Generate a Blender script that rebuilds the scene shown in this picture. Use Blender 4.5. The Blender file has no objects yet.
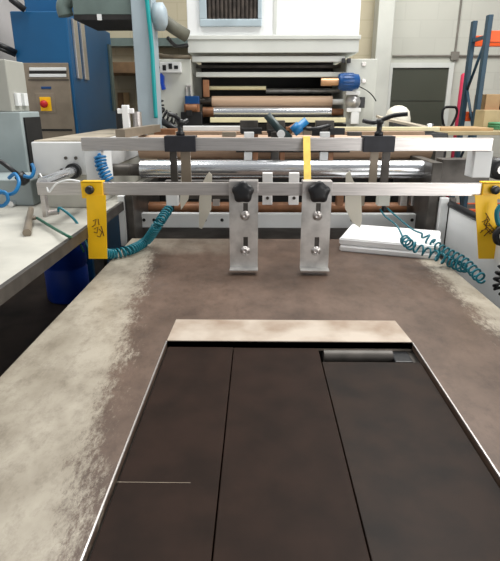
import bpy, bmesh, math, random
from mathutils import Vector, Matrix
random.seed(7)
SC = bpy.context.scene
COL = SC.collection

# ------------------------------------------------------------------ camera
FPX, PITCH, YAW = 510.0, math.radians(18.9), math.radians(0.85)
cd = bpy.data.cameras.new('camera'); cam = bpy.data.objects.new('camera', cd); COL.objects.link(cam)
cam.location = (0, 0, 1.6); cam.rotation_euler = (math.pi/2 - PITCH, 0, YAW)
cd.sensor_width = 36; cd.lens = FPX/561*36; cd.clip_start = .02; cd.clip_end = 100
SC.camera = cam
# ------------------------------------------------------------------ world, light, exposure
w = bpy.data.worlds.new('world'); SC.world = w; w.use_nodes = True
w.node_tree.nodes['Background'].inputs[0].default_value = (0.93, 0.97, 1.0, 1)
w.node_tree.nodes['Background'].inputs[1].default_value = 0.24
def area(name, loc, rot, sx, sy, power, color=(1, 1, 1)):
    l = bpy.data.lights.new(name, 'AREA'); l.shape = 'RECTANGLE'; l.size = sx; l.size_y = sy; l.energy = power; l.color = color
    o = bpy.data.objects.new(name, l); COL.objects.link(o); o.location = loc; o.rotation_euler = rot
    return o
area('roof_skylight', (1.6, 3.6, 5.2), (0, math.radians(18), 0), 2.2, 4.2, 250, (1, .985, .95))
area('right_fill', (3.9, 1.0, 2.5), (0, math.radians(82), math.radians(-26)), 1.5, 2.4, 55, (1, .97, .93))  # unseen lamp added on the right to whiten the rails
area('rear_fill', (2.9, -2.4, 1.5), (math.radians(90), 0, math.radians(0)), 2.2, 2.8, 75, (1, .98, .95))  # added lamp behind the camera, brightens the right ends of the rails
area('left_fill', (-1.4, 2.9, 5.2), (0, math.radians(-38), 0), .8, 3.5, 100, (1, .985, .95))  # overhead fill added to lift the left-facing side guard
SC.view_settings.view_transform = 'Standard'; SC.view_settings.look = 'None'
SC.view_settings.exposure = 0.25; SC.view_settings.gamma = 1.0

# ------------------------------------------------------------------ photograph survey: a pixel plus one known coordinate gives a place in the room
ROT = cam.rotation_euler.to_matrix(); CAM = Vector((0, 0, 1.6))
def P(px, py, Y=None, Z=None, X=None):
    d = ROT @ Vector(((px-250)/FPX, -(py-280.5)/FPX, -1))
    if Y is not None: t = Y/d.y
    elif Z is not None: t = (Z-CAM.z)/d.z
    else: t = X/d.x
    return CAM + d*t

# ------------------------------------------------------------------ materials
def lin(c): return tuple((v/255/12.92 if v/255 <= .04045 else ((v/255+.055)/1.055)**2.4) for v in c) + (1,)
def mat(name, rgb, rough=.5, metal=0, var=.12, scale=8, bump=0, rgb2=None, spec=.5, trans=0, stretch=None):
    m = bpy.data.materials.new(name); m.use_nodes = True; n = m.node_tree.nodes; L = m.node_tree.links
    b = n['Principled BSDF']; b.inputs['Roughness'].default_value = rough; b.inputs['Metallic'].default_value = metal
    b.inputs['Specular IOR Level'].default_value = spec; b.inputs['Transmission Weight'].default_value = trans
    tc = n.new('ShaderNodeTexCoord'); nz = n.new('ShaderNodeTexNoise'); nz.inputs['Scale'].default_value = scale; nz.inputs['Detail'].default_value = 5
    mp = n.new('ShaderNodeMapping'); L.new(tc.outputs['Object'], mp.inputs[0]); L.new(mp.outputs[0], nz.inputs['Vector'])
    if stretch: mp.inputs['Scale'].default_value = stretch
    c1 = lin(rgb); c2 = lin(rgb2) if rgb2 else tuple(v*(1-var*2.2) for v in c1[:3])+(1,)
    r = n.new('ShaderNodeValToRGB'); r.color_ramp.elements[0].position = .32; r.color_ramp.elements[1].position = .62
    r.color_ramp.elements[0].color = c2; r.color_ramp.elements[1].color = c1
    L.new(nz.outputs['Fac'], r.inputs[0]); L.new(r.outputs[0], b.inputs['Base Color'])
    if bump:
        bp = n.new('ShaderNodeBump'); bp.inputs['Strength'].default_value = bump; bp.inputs['Distance'].default_value = .004
        L.new(nz.outputs['Fac'], bp.inputs['Height']); L.new(bp.outputs[0], b.inputs['Normal'])
    return m
M = {}
M['alu'] = mat('brushed_aluminium', (204, 199, 196), .34, .82, .08, 30, 0, stretch=(.3, 6, 6))
M['steel'] = mat('bracket_steel', (215, 213, 210), .36, .65, .16, 14)
M['chrome'] = mat('chrome', (228, 230, 234), .2, .9, .01, 5)
M['darksteel'] = mat('dark_steel', (92, 88, 84), .45, .6, .2, 12)
M['black'] = mat('black_plastic', (26, 27, 30), .38, 0, .1, 10)
M['clampblack'] = mat('clamp_black', (44, 45, 52), .5, .2, .15, 20)
M['void'] = mat('dark_machine_paint', (30, 28, 27), .7, 0, .3, 7)
M['yellow'] = mat('yellow_paint', (255, 200, 6), .42, 0, .06, 9)
M['strapyellow'] = mat('yellow_strap', (222, 190, 78), .6, 0, .1, 30)
M['ink'] = mat('brown_ink', (112, 72, 20), .8)
M['white'] = mat('white_paint', (226, 228, 228), .45, 0, .06, 4)
M['hood'] = mat('hood_white', (236, 238, 238), .5, 0, .03, 2)
M['hoodgrey'] = mat('hood_grey', (206, 209, 204), .5, 0, .05, 3)
M['worktop'] = mat('worktop_white', (194, 192, 182), .5, 0, .14, 4)
M['greypanel'] = mat('grey_panel', (200, 202, 194), .55, 0, .06, 3)
M['mint'] = mat('pale_machine_grey', (158, 169, 170), .5, 0, .1, 4)
M['boxgrey'] = mat('electric_box_grey', (166, 166, 158), .5, 0, .06, 3)
M['blue'] = mat('cabinet_blue', (0, 84, 132), .45, 0, .07, 2)
M['drumblue'] = mat('drum_blue', (16, 66, 178), .4, 0, .06, 3)
M['brightblue'] = mat('air_hose_blue', (14, 116, 176), .35)
M['teal'] = mat('air_hose_teal', (6, 112, 128), .35, 0, .05)
M['tealbright'] = mat('cable_teal', (0, 148, 150), .4, 0, .05)
M['green'] = mat('hose_green', (22, 92, 72), .4, 0, .05)
M['stainless'] = mat('panel_bronze', (146, 134, 118), .4, .3, .1, 8)
M['columngrey'] = mat('column_bluegrey', (160, 174, 182), .45, 0, .07, 4)
M['armgreen'] = mat('arm_greygreen', (100, 116, 112), .55, 0, .15, 5)
M['tan'] = mat('tan_roller', (180, 152, 128), .5, 0, .08, 10, stretch=(.2, 4, 4))
M['tandark'] = mat('bronze_brown', (150, 104, 72), .45, .2, .2, 12)
M['copper'] = mat('copper', (205, 160, 120), .35, .5, .1, 10)
M['cream'] = mat('cream_bar', (222, 214, 176), .5, 0, .05, 6)
M['deck'] = mat('deck_tan', (176, 166, 148), .55, .1, .2, 6)
M['foam'] = mat('white_foam', (240, 240, 240), .7, 0, .02, 4)
M['blade'] = mat('milky_plastic', (214, 210, 196), .4, 0, .05, 8)
M['motorblue'] = mat('motor_blue', (4, 66, 124), .35, 0, .06, 6)
M['door'] = mat('olive_door', (62, 66, 54), .6, 0, .06, 2)
M['doorseam'] = mat('door_seam', (56, 60, 50), .7)
M['frameblue'] = mat('rack_blue', (32, 66, 86), .5, 0, .1, 8)
M['orange'] = mat('rack_orange', (236, 92, 32), .5, 0, .06, 6)
M['card'] = mat('cardboard', (178, 148, 108), .8, 0, .1, 6)
M['beigebox'] = mat('beige_carton', (176, 160, 124), .8, 0, .1, 6)
M['red'] = mat('red_plastic', (200, 30, 34), .4, 0, .05)
M['pink'] = mat('pink_red', (200, 50, 84), .5, 0, .05)
M['brownpipe'] = mat('duct_brown', (106, 96, 80), .6, .2, .2, 8)
M['greenitem'] = mat('green_plastic', (62, 128, 84), .5, 0, .15, 8)
M['conduit'] = mat('conduit_grey', (120, 116, 108), .5, 0, .1, 8)
M['mesh'] = mat('filter_dark', (70, 62, 56), .8, 0, .3, 20)
M['lightsteelblue'] = mat('vent_frame', (188, 204, 212), .35, .3, .08, 6)
M['floor'] = mat('concrete_floor', (72, 60, 52), .7, 0, .3, 3)
M['plateA'] = mat('dark_plate', (44, 31, 25), .5, 0, .16, 11, rgb2=(34, 24, 19), spec=.08)
M['plateB'] = mat('dark_plate_scuffed', (44, 33, 27), .46, 0, .25, 11, rgb2=(30, 24, 21), spec=.10)
M['trimplate'] = mat('worn_plate', (190, 178, 164), .45, .1, .1, 7, rgb2=(150, 130, 112))
M['shaftgrey'] = mat('shaft_grey', (92, 87, 82), .5, .2, .15, 20)
M['ductgrey'] = mat('duct_grey', (112, 112, 100), .6, .1, .2, 8)
M['wood'] = mat('wood_board', (128, 100, 70), .7, 0, .2, 8)

def wall_mat(name, rgb, bw, bh, mortar):
    m = bpy.data.materials.new(name); m.use_nodes = True; n = m.node_tree.nodes; L = m.node_tree.links
    b = n['Principled BSDF']; b.inputs['Roughness'].default_value = .85
    tc = n.new('ShaderNodeTexCoord'); mp = n.new('ShaderNodeMapping'); mp.inputs['Rotation'].default_value = (math.pi/2, 0, 0)
    br = n.new('ShaderNodeTexBrick'); br.inputs['Scale'].default_value = 1; br.inputs['Brick Width'].default_value = bw
    br.inputs['Row Height'].default_value = bh; br.inputs['Mortar Size'].default_value = .008
    c = lin(rgb); c2 = tuple(v*.95 for v in c[:3])+(1,); br.inputs['Color1'].default_value = c; br.inputs['Color2'].default_value = c2
    br.inputs['Mortar'].default_value = lin(mortar)
    L.new(tc.outputs['Object'], mp.inputs[0]); L.new(mp.outputs[0], br.inputs[0])
    nz = n.new('ShaderNodeTexNoise'); nz.inputs['Scale'].default_value = 1.6; nz.inputs['Detail'].default_value = 6; L.new(tc.outputs['Object'], nz.inputs[0])
    mx = n.new('ShaderNodeMix'); mx.data_type = 'RGBA'; mx.blend_type = 'MULTIPLY'; mx.inputs[0].default_value = .22
    L.new(br.outputs[0], mx.inputs[6]); L.new(nz.outputs['Fac'], mx.inputs[7]); L.new(mx.outputs[2], b.inputs['Base Color'])
    return m
M['blockwall'] = wall_mat('painted_block_wall', (200, 201, 191), .4, .2, (193, 194, 184))
M['beigewall'] = wall_mat('beige_block_wall', (190, 181, 156), .4, .2, (180, 171, 146))
M['plaster'] = mat('grey_plaster', (196, 194, 196), .85, 0, .1, 1.5)

def table_mat():
    m = bpy.data.materials.new('worn_tabletop'); m.use_nodes = True; n = m.node_tree.nodes; L = m.node_tree.links
    b = n['Principled BSDF']
    def node(t, **k):
        o = n.new(t)
        for a, v in k.items(): setattr(o, a, v)
        return o
    tc = node('ShaderNodeTexCoord'); sp = node('ShaderNodeSeparateXYZ'); L.new(tc.outputs['Object'], sp.inputs[0])
    def math_(op, a, bb, cl=False):
        o = node('ShaderNodeMath', operation=op); o.use_clamp = cl
        for i, v in enumerate((a, bb)):
            if isinstance(v, (int, float)): o.inputs[i].default_value = v
            else: L.new(v, o.inputs[i])
        return o.outputs[0]
    def noise(scale, detail, st=(1, 1, 1), rough=.6):
        mp = node('ShaderNodeMapping'); mp.inputs['Scale'].default_value = st; L.new(tc.outputs['Object'], mp.inputs[0])
        o = node('ShaderNodeTexNoise'); o.inputs['Scale'].default_value = scale; o.inputs['Detail'].default_value = detail; o.inputs['Roughness'].default_value = rough
        L.new(mp.outputs[0], o.inputs[0]); return o.outputs['Fac']
    big = noise(5, 7, (1, .7, 1), .65); fine = noise(70, 12, (1.0, .35, 1), .85); mid = noise(9, 6, (1, .6, 1))
    # left wear line: X = -.27-.11*Y ; distance outside it
    edgeL = math_('SUBTRACT', math_('MULTIPLY', sp.outputs[1], -.115), math_('ADD', sp.outputs[0], .235))
    edgeR = math_('SUBTRACT', sp.outputs[0], .775)
    e = math_('MAXIMUM', edgeL, edgeR)
    f = math_('MULTIPLY', e, 13)
    f = math_('ADD', f, math_('MULTIPLY', math_('SUBTRACT', fine, .5), 4.6))
    f = math_('ADD', f, math_('MULTIPLY', math_('SUBTRACT', mid, .5), 1.8))
    f = math_('ADD', math_('MULTIPLY', f, 1.5), .25, True)
    # scrape patch by the near left side of the opening
    ax = math_('SUBTRACT', sp.outputs[0], -.30); ay = math_('SUBTRACT', sp.outputs[1], .74)
    r2 = math_('ADD', math_('MULTIPLY', math_('MULTIPLY', ax, ax), 260), math_('MULTIPLY', math_('MULTIPLY', ay, ay), 40))
    g = math_('SUBTRACT', 1.0, r2, True)
    g = math_('MULTIPLY', g, math_('MULTIPLY', math_('SUBTRACT', noise(60, 8, (1, .4, 1), .8), .5, True), 10), True)
    # pale band at the far left corner
    fy = math_('MULTIPLY', math_('SUBTRACT', sp.outputs[1], 2.42), 5)
    fx = math_('MULTIPLY', math_('ADD', sp.outputs[0], .05), -2.2)
    far = math_('MINIMUM', fy, fx)
    far = math_('MULTIPLY', math_('ADD', far, math_('SUBTRACT', mid, .5), True), .6)
    allf = math_('MAXIMUM', math_('MAXIMUM', f, math_('MULTIPLY', g, .8)), far)
    brown = node('ShaderNodeValToRGB'); brown.color_ramp.elements[0].position = .3; brown.color_ramp.elements[1].position = .7
    brown.color_ramp.elements[0].color = lin((70, 55, 45)); brown.color_ramp.elements[1].color = lin((110, 91, 79)); L.new(big, brown.inputs[0])
    pale = node('ShaderNodeValToRGB'); pale.color_ramp.elements[0].position = .3; pale.color_ramp.elements[1].position = .65
    pale.color_ramp.elements[0].color = lin((138, 129, 114)); pale.color_ramp.elements[1].color = lin((172, 164, 149)); L.new(mid, pale.inputs[0])
    mx = node('ShaderNodeMix', data_type='RGBA'); L.new(allf, mx.inputs[0]); L.new(brown.outputs[0], mx.inputs[6]); L.new(pale.outputs[0], mx.inputs[7])
    # fine grain and small dark stains
    gr = node('ShaderNodeValToRGB'); gr.color_ramp.elements[0].position = .33; gr.color_ramp.elements[1].position = .52
    gr.color_ramp.elements[0].color = (.55, .52, .5, 1); gr.color_ramp.elements[1].color = (1, 1, 1, 1); L.new(noise(24, 12, (1, .6, 1), .8), gr.inputs[0])
    m2 = node('ShaderNodeMix', data_type='RGBA', blend_type='MULTIPLY'); m2.inputs[0].default_value = .7
    L.new(mx.outputs[2], m2.inputs[6]); L.new(gr.outputs[0], m2.inputs[7])
    L.new(m2.outputs[2], b.inputs['Base Color'])
    b.inputs['Roughness'].default_value = .42; b.inputs['Specular IOR Level'].default_value = .4
    return m
M['table'] = table_mat()

# ------------------------------------------------------------------ mesh builder
class MB:
    def __init__(s): s.bm = bmesh.new()
    def add(s, verts, faces, smooth=False):
        vs = [s.bm.verts.new(v) for v in verts]
        for f in faces:
            try:
                fc = s.bm.faces.new([vs[i] for i in f]); fc.smooth = smooth
            except ValueError: pass
        return vs
    def box(s, x0, x1, y0, y1, z0, z1, bev=0, rot=None):
        x0, x1 = min(x0, x1), max(x0, x1); y0, y1 = min(y0, y1), max(y0, y1); z0, z1 = min(z0, z1), max(z0, z1)
        V = [Vector((x, y, z)) for x in (x0, x1) for y in (y0, y1) for z in (z0, z1)]
        if rot is not None:
            c = Vector(((x0+x1)/2, (y0+y1)/2, (z0+z1)/2)); V = [c + rot @ (v-c) for v in V]
        vs = s.add(V, [(0, 1, 3, 2), (4, 6, 7, 5), (0, 4, 5, 1), (2, 3, 7, 6), (0, 2, 6, 4), (1, 5, 7, 3)])
        if bev:
            es = list({e for v in vs for e in v.link_edges})
            bmesh.ops.bevel(s.bm, geom=es, offset=bev, segments=2, affect='EDGES', profile=.5)
        return s
    def cyl(s, p0, p1, r, r1=None, seg=20, cap=True):
        p0 = Vector(p0); p1 = Vector(p1); r1 = r if r1 is None else r1
        d = (p1-p0).normalized(); a = d.orthogonal().normalized(); b = d.cross(a)
        V = []
        for p, q in ((p0, r), (p1, r1)):
            V += [p + a*math.cos(2*math.pi*i/seg)*q + b*math.sin(2*math.pi*i/seg)*q for i in range(seg)]
        s.add(V, [(i, (i+1) % seg, seg+(i+1) % seg, seg+i) for i in range(seg)], True)
        if cap:
            s.add(V[:seg], [tuple(range(seg-1, -1, -1))]); s.add(V[seg:], [tuple(range(seg))])
        return s
    def lathe(s, base, axis, prof, seg=20):
        base = Vector(base); d = Vector(axis).normalized(); a = d.orthogonal().normalized(); b = d.cross(a); V = []; F = []
        for t, r in prof: V += [base + d*t + a*math.cos(2*math.pi*i/seg)*max(r, 1e-4) + b*math.sin(2*math.pi*i/seg)*max(r, 1e-4) for i in range(seg)]
        for k in range(len(prof)-1):
            F += [(k*seg+i, k*seg+(i+1) % seg, (k+1)*seg+(i+1) % seg, (k+1)*seg+i) for i in range(seg)]
        s.add(V, F, True); return s
    def tube(s, pts, r, seg=8):
        pts = [Vector(p) for p in pts]; V = []; F = []; n = len(pts)
        t0 = (pts[1]-pts[0]).normalized(); a = t0.orthogonal().normalized()
        for i, p in enumerate(pts):
            t = (pts[min(i+1, n-1)]-pts[max(i-1, 0)]).normalized()
            a = (a - t*a.dot(t)).normalized(); b = t.cross(a)
            V += [p + a*math.cos(2*math.pi*k/seg)*r + b*math.sin(2*math.pi*k/seg)*r for k in range(seg)]
        for i in range(n-1): F += [(i*seg+k, i*seg+(k+1) % seg, (i+1)*seg+(k+1) % seg, (i+1)*seg+k) for k in range(seg)]
        F += [tuple(range(seg-1, -1, -1)), tuple((n-1)*seg+k for k in range(seg))]
        s.add(V, F, True); return s
    def coil(s, path, R, r, turns, lead=0):
        pts = curve(path, 24); L = [0]
        for i in range(1, len(pts)): L.append(L[-1]+(pts[i]-pts[i-1]).length)
        tot = L[-1]; N = int(turns*10); out = []; a = Vector((0, 0, 1))
        for k in range(N+1):
            d = tot*k/N; j = 0
            while j < len(L)-2 and L[j+1] < d: j += 1
            u = (d-L[j])/max(L[j+1]-L[j], 1e-6); p = pts[j].lerp(pts[j+1], u); t = (pts[j+1]-pts[j]).normalized()
            a = (Vector((0, 0, 1)) - t*t.z).normalized() if abs(t.z) < .9 else (a - t*a.dot(t)).normalized()
            b = t.cross(a); th = 2*math.pi*turns*k/N
            q = min(1, k/8, (N-k)/8)
            out.append(p + (a*math.cos(th)+b*math.sin(th))*R*q)
        s.tube(out, r, 6); return s
    def prism(s, poly, vec):
        n = len(poly); poly = [Vector(p) for p in poly]; vec = Vector(vec)
        s.add(poly + [p+vec for p in poly], [tuple(range(n)), tuple(range(2*n-1, n-1, -1))] + [(i, n+i, n+(i+1) % n, (i+1) % n) for i in range(n)])
        return s
    def build(s, name, m, parent=None, label=None):
        bmesh.ops.recalc_face_normals(s.bm, faces=s.bm.faces)
        me = bpy.data.meshes.new(name); s.bm.to_mesh(me); s.bm.free()
        me.materials.append(m if not isinstance(m, str) else M[m])
        o = bpy.data.objects.new(name, me); COL.objects.link(o)
        if parent is not None:
            o.parent = parent; L = Vector(parent.location); p = parent.parent
            base = Matrix.Translation(parent.location) if parent.type == 'EMPTY' else parent.matrix_basis
            o.matrix_parent_inverse = Matrix.Translation(-L) if parent.type == 'EMPTY' else Matrix.Identity(4)
            if parent.type != 'EMPTY' and p is not None: o.matrix_parent_inverse = Matrix.Identity(4)
        if label: o['label'] = label
        return o
def curve(pts, n=10):
    pts = [Vector(p) for p in pts]; out = []
    for i in range(len(pts)-1):
        p0 = pts[max(i-1, 0)]; p1 = pts[i]; p2 = pts[i+1]; p3 = pts[min(i+2, len(pts)-1)]
        for k in range(n):
            t = k/n
            out.append(.5*((2*p1)+(p2-p0)*t+(2*p0-5*p1+4*p2-p3)*t*t+(3*p1-p0-3*p2+p3)*t**3))
    return out+[pts[-1]]
def box(*a, bev=0, rot=None): return MB().box(*a, bev=bev, rot=rot)
def pbox(px0, px1, py0, py1, Y, d, bev=.003, mb=None):
    "upright box whose front face stands at depth Y and shows between these survey pixels"
    mx, my = (px0+px1)/2, (py0+py1)/2
    mb = mb or MB()
    return mb.box(P(px0, my, Y).x, P(px1, my, Y).x, Y, Y+d, P(mx, py1, Y).z, P(mx, py0, Y).z, bev)
def pcylx(px0, px1, py, rpx, Y, mb=None, seg=28):
    "cylinder lying across the machine at depth Y"
    a = P(px0, py, Y); b = P(px1, py, Y); z = P((px0+px1)/2, py, Y).z; r = (P(250, py-rpx, Y).z - P(250, py+rpx, Y).z)/2
    mb = mb or MB(); return mb.cyl((a.x, Y, z), (b.x, Y, z), r, seg=seg)
def tag(o, label, cat, group=None):
    o['label'] = label; o['category'] = cat
    if group: o['group'] = group
    return o
def thing(name, label, cat, loc, group=None):
    o = bpy.data.objects.new(name, None); COL.objects.link(o); o.location = loc; o.empty_display_size = .05
    return tag(o, label, cat, group)
def struct(name, mb, m):
    o = mb.build(name, m); o['kind'] = 'structure'; return o
def solo(name, label, cat, mb, m, group=None): return tag(mb.build(name, m), label, cat, group)

# ================================================================== setting
struct('floor', box(-2.7, 4.3, -.6, 7.2, -.1, 0), 'floor')
xs = P(373, 60, 7.0).x
struct('wall_back', box(xs, 4.3, 7.0, 7.15, 0, 5.5), 'blockwall')
struct('wall_back_left', box(-2.7, xs, 7.0, 7.15, 0, 5.5), 'beigewall')
struct('wall_left', box(-2.75, -2.6, -.6, 7.15, 0, 5.5), 'plaster')
struct('wall_right', box(4.2, 4.35, -.6, 7.15, 0, 1.9), 'blockwall')
a, b = P(375, 60, 6.75).x, P(391, 60, 6.75).x
struct('trim_1', box(a, b, 6.75, 7.0, 0, 5.5, bev=.01), 'greypanel')          # pilaster
# door in the back wall
dx0, dx1 = P(390, 95, 6.97).x, P(445, 95, 6.97).x; dz = P(418, 68, 6.97).z
d = struct('door_1', box(dx0, dx1, 6.95, 6.995, 0.01, dz, bev=.004), 'door')
mb = MB()
zm = P(418, 100, 6.95).z
mb.box(dx0+.02, dx1-.02, 6.944, 6.9495, zm-.012, zm)
mb.build('door_seam', 'doorseam', d)
mb = MB(); mb.box(dx0-.06, dx0-.001, 6.93, 6.999, 0, dz+.06).box(dx1+.001, dx1+.06, 6.93, 6.999, 0, dz+.06).box(dx0-.001, dx1+.001, 6.93, 6.999, dz+.001, dz+.06)
struct('trim_2', mb, 'hoodgrey')
# ================================================================== delivery table with the opening
TZ = .90
t = thing('delivery_table', 'long brown machine table with scratched pale edges and a rectangular opening', 'table', (.1, 1.5, 0))
X0, X1, Y0, Y1 = -.70, .885, .3, 2.76
HX0, HX1, HY0, HY1 = -.283, .486, .42, 1.452
mb = MB()
gx, gy = [X0, HX0, HX1, X1], [Y0, HY0, HY1, Y1]
V = [(x, y, z) for z in (TZ, TZ-.022) for y in gy for x in gx]; F = []
for j in range(3):
    for i in range(3):
        if (i, j) == (1, 1): continue
        q = [j*4+i, j*4+i+1, (j+1)*4+i+1, (j+1)*4+i]; F += [tuple(q), tuple(16+v for v in reversed(q))]
for i in range(3):
    F += [(i, 16+i, 17+i, 1+i), (12+i, 13+i, 29+i, 28+i), (4*i, 4*i+4, 20+4*i, 16+4*i), (3+4*i, 19+4*i, 23+4*i, 7+4*i)]
F += [(5, 6, 22, 21), (9, 25, 26, 10), (5, 21, 25, 9), (6, 10, 26, 22)]
mb.add(V, F); mb.build('tabletop', 'table', t)
z1 = TZ+.0025
mb = MB(); ya, yb = 1.452, P(290, 320, Z=z1).y
mb.add([(HX0, ya, z1), (HX1, ya, z1), (HX1-.012, yb, z1), (HX0+.004, yb, z1), (HX0, ya, TZ-.03), (HX1, ya, TZ-.03), (HX1-.012, yb, TZ+.0002), (HX0+.004, yb, TZ+.0002)],
       [(0, 1, 2, 3), (0, 4, 5, 1), (1, 5, 6, 2), (2, 6, 7, 3), (3, 7, 4, 0)])
mb.build('edge_plate', 'trimplate', t, 'pale worn steel strip along the far side of the opening')
for x in (HX0-.001, HX1+.001): box(x-.0018, x+.0018, HY0, HY1, TZ-.004, TZ+.001).build('opening_edging', 'alu', t, 'thin bright metal edging of the opening')
mb = MB(); mb.box(HX0-.05, HX0+.016, HY0-.02, HY1+.03, TZ-.05, TZ-.0305).box(HX1-.016, HX1+.05, HY0-.02, HY1+.03, TZ-.05, TZ-.0305)
mb.box(HX0+.017, HX1-.017, HY0-.02, HY0+.05, TZ-.05, TZ-.0305)
mb.build('ledge', 'darksteel', t)
mb = MB(); mb.box(HX0-.03, HX1+.03, .44, 1.56, .74, .75).box(HX0-.03, HX1+.03, 1.55, 1.57, .75, .87); mb.build('tray', 'void', t)
mb = MB(); mb.box(X0+.04, X0+.07, Y0+.05, Y1-.1, TZ-.14, TZ-.0225).box(X1-.07, X1-.04, Y0+.05, Y1-.1, TZ-.14, TZ-.0225).box(X0+.08, X1-.08, Y1-.14, Y1-.1, TZ-.14, TZ-.0225)
mb.build('apron', 'darksteel', t)
for x in (X0+.055, X1-.055):
    for y in (Y0+.12, Y1-.16): box(x-.03, x+.03, y-.03, y+.03, 0, TZ-.14).build('leg', 'darksteel', t)
zs = .868
p0 = P(318, 353, Z=zs); p1 = P(397, 355, Z=zs)
MB().cyl((P(323, 354, Z=.87).x, 1.415, .870), (.415, 1.415, .870), .020).build('shaft', 'shaftgrey', t, 'grey steel shaft in the gap beyond the plates')
mb = MB(); mb.box(.416, .47, 1.375, 1.445, .80, .874, .003)
for k in range(5): mb.box(.43, .455, 1.371, 1.376, .815+.011*k, .82+.011*k)
mb.build('bearing_block', 'black', t)
# three dark plates lying in the opening
zp = TZ-.012
j1a = P(232, 362, Z=zp).x; j2a = P(322, 362, Z=zp).x
yl, yr = 1.437, P(370, 362, Z=zp).y
g = 'dark plates lying in the table opening'
def plate(xa, xb, y1, m, label): solo('cover_plate', label, 'plate', box(xa, xb, HY0+.006, y1, zp-.018, zp, bev=.0015), m, g)
plate(HX0+.006, j1a-.0013, yl, 'plateA', 'leftmost of the three dark plates in the table opening, crossed by a fine scratch')
plate(j1a+.0013, j2a-.0018, yl-.003, 'plateA', 'middle dark brown plate between the two seams in the table opening')
plate(j2a+.0005, HX1-.006, yr, 'plateB', 'right-hand dark stained plate ending short of the steel shaft')
pa = P(116, 482, Z=zp); pb = P(190, 486, Z=zp)
bpy.data.objects['cover_plate'].name = 'cover_plate'
MB().box(pa.x, pb.x, pa.y-.0006, pa.y+.0006, zp, zp+.0003).build('scratch', 'stainless', bpy.data.objects['cover_plate'], 'fine pale scratch')

# ================================================================== left side: worktop, housing, drum
t = thing('side_worktop', 'white side worktop with dark edge running beside the table', 'worktop', (-1.6, 2.2, 0))
WZ = 1.10; WX = -.738
box(-2.3, WX-.02, .9, 4.05, WZ-.03, WZ, bev=.002).build('top', 'worktop', t)
box(WX-.019, WX, .9, 4.05, WZ-.045, WZ+.002, bev=.002).build('edge_strip', 'darksteel', t, 'dark metal edge strip')
for x in (-2.2, -.95):
    for y in (1.3, 2.95): box(x-.03, x+.03, y-.03, y+.03, 0, WZ-.031).build('leg', 'darksteel', t)
t = thing('bearing_housing', 'white machine side housing on the worktop behind the steel shaft', 'machine', (-1.1, 3.2, WZ))
HZ = P(56, 142, 2.6).z
box(P(33, 160, 2.6).x, -.835, 2.6, 4.0, P(56, 175, 2.6).z, HZ, bev=.006).build('housing', 'white', t)
box(P(34, 160, 2.6).x, -.84, 2.615, 3.9, WZ+.001, P(56, 175, 2.6).z-.001, bev=.004).build('lower_body', 'worktop', t)
box(P(33, 160, 2.6).x+.01, -.845, 2.62, 3.98, HZ, HZ+.006).build('deck_plate', 'deck', t, 'tan worn top plate')
for px, py in ((66, 158), (76, 158), (62, 170)):
    c = P(px, py, 2.6); MB().cyl((c.x, 2.6, c.z), (c.x, 2.592, c.z), .008, seg=10).build('bolt', 'darksteel', t)
LY, LYB = 2.18, 2.205       # lower rail front, back
lz1, lz0 = P(250, 183, LY).z, P(250, 195.5, LY).z; lzm = (lz0+lz1)/2
z_ = P(250, 170, 2.95).z
MB().cyl((-.8345, 2.95, z_), (-.726, 2.95, z_), .034).build('shaft_stub', 'darksteel', t, 'dark shaft stub')
# left shaft
c = P(40, 189, 2.2)
t = thing('support_shaft', 'polished shaft carrying the left end of the lower rail', 'shaft', (c.x, 2.3, lzm))
sx = c.x+.012
SZ = lz1-.004
MB().cyl((sx, 2.206, SZ), (sx+.004, 2.575, SZ+.004), .024).build('rod', 'chrome', t)
MB().cyl((sx+.004, 2.57, SZ+.004), (sx+.004, 2.599, SZ+.004), .038).build('collar', 'black', t, 'black collar')
box(sx-.02, sx+.0, 2.207, 2.235, lzm-.13, lzm-.03, bev=.003).build('hanger', 'alu', t)
# blue drum
c = P(66, 301, Z=0)
t = thing('plastic_drum', 'blue plastic drum on the floor under the side worktop', 'drum', (c.x, c.y+.09, 0))
MB().lathe((c.x, c.y+.09, 0), (0, 0, 1), [(0, 0), (0, .17), (.02, .18), (.28, .18), (.29, .172), (.31, .172), (.32, .18), (.56, .18), (.6, .165), (.6, .15), (.58, .15), (.58, 0)], 28).build('body', 'drumblue', t)
# metal handle lying on the worktop + hoses
a, b = P(27, 233, Z=WZ+.014), P(31, 209, Z=WZ+.03)
t = thing('hand_tool', 'small worn metal tool lying on the white worktop', 'tool', (a.x, a.y, WZ))
MB().cyl(a, b, .017, .013).build('handle', 'stainless', t)
a2 = P(36, 218, Z=WZ+.025); MB().cyl(a.lerp(b, .55), a2, .008).build('nozzle', 'stainless', t)
e = [P(37, 218, Z=WZ+.025), P(55, 229, Z=WZ+.02), P(70, 237, Z=WZ+.012), P(78, 240, 2.55), P(84, 252, 2.6)]
solo('air_hose', 'dark green hose running from the small metal tool on the worktop', 'hose', MB().tube(curve(e), .006), 'green')
c = P(46, 212, Y=2.28)
t = thing('valve_fitting', 'small steel valve fitting hanging below the left end of the lower rail', 'valve', (c.x, 2.28, c.z))
p = P(45, 196, 2.24); MB().cyl((p.x, 2.24, p.z), (p.x, 2.24, c.z), .010).build('stem', 'alu', t)
MB().cyl((p.x-.01, 2.24, c.z), (p.x+.05, 2.24, c.z+.01), .012).build('outlet', 'alu', t)
e = [(p.x+.05, 2.24, c.z+.01)] + [P(x, y, 2.24) for x, y in ((60, 208), (72, 217), (80, 228), (86, 243), (90, 252))]
solo('air_hose', 'teal hose curving from the valve fitting down behind the yellow tag', 'hose', MB().tube(curve(e), .006), 'teal')
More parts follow.
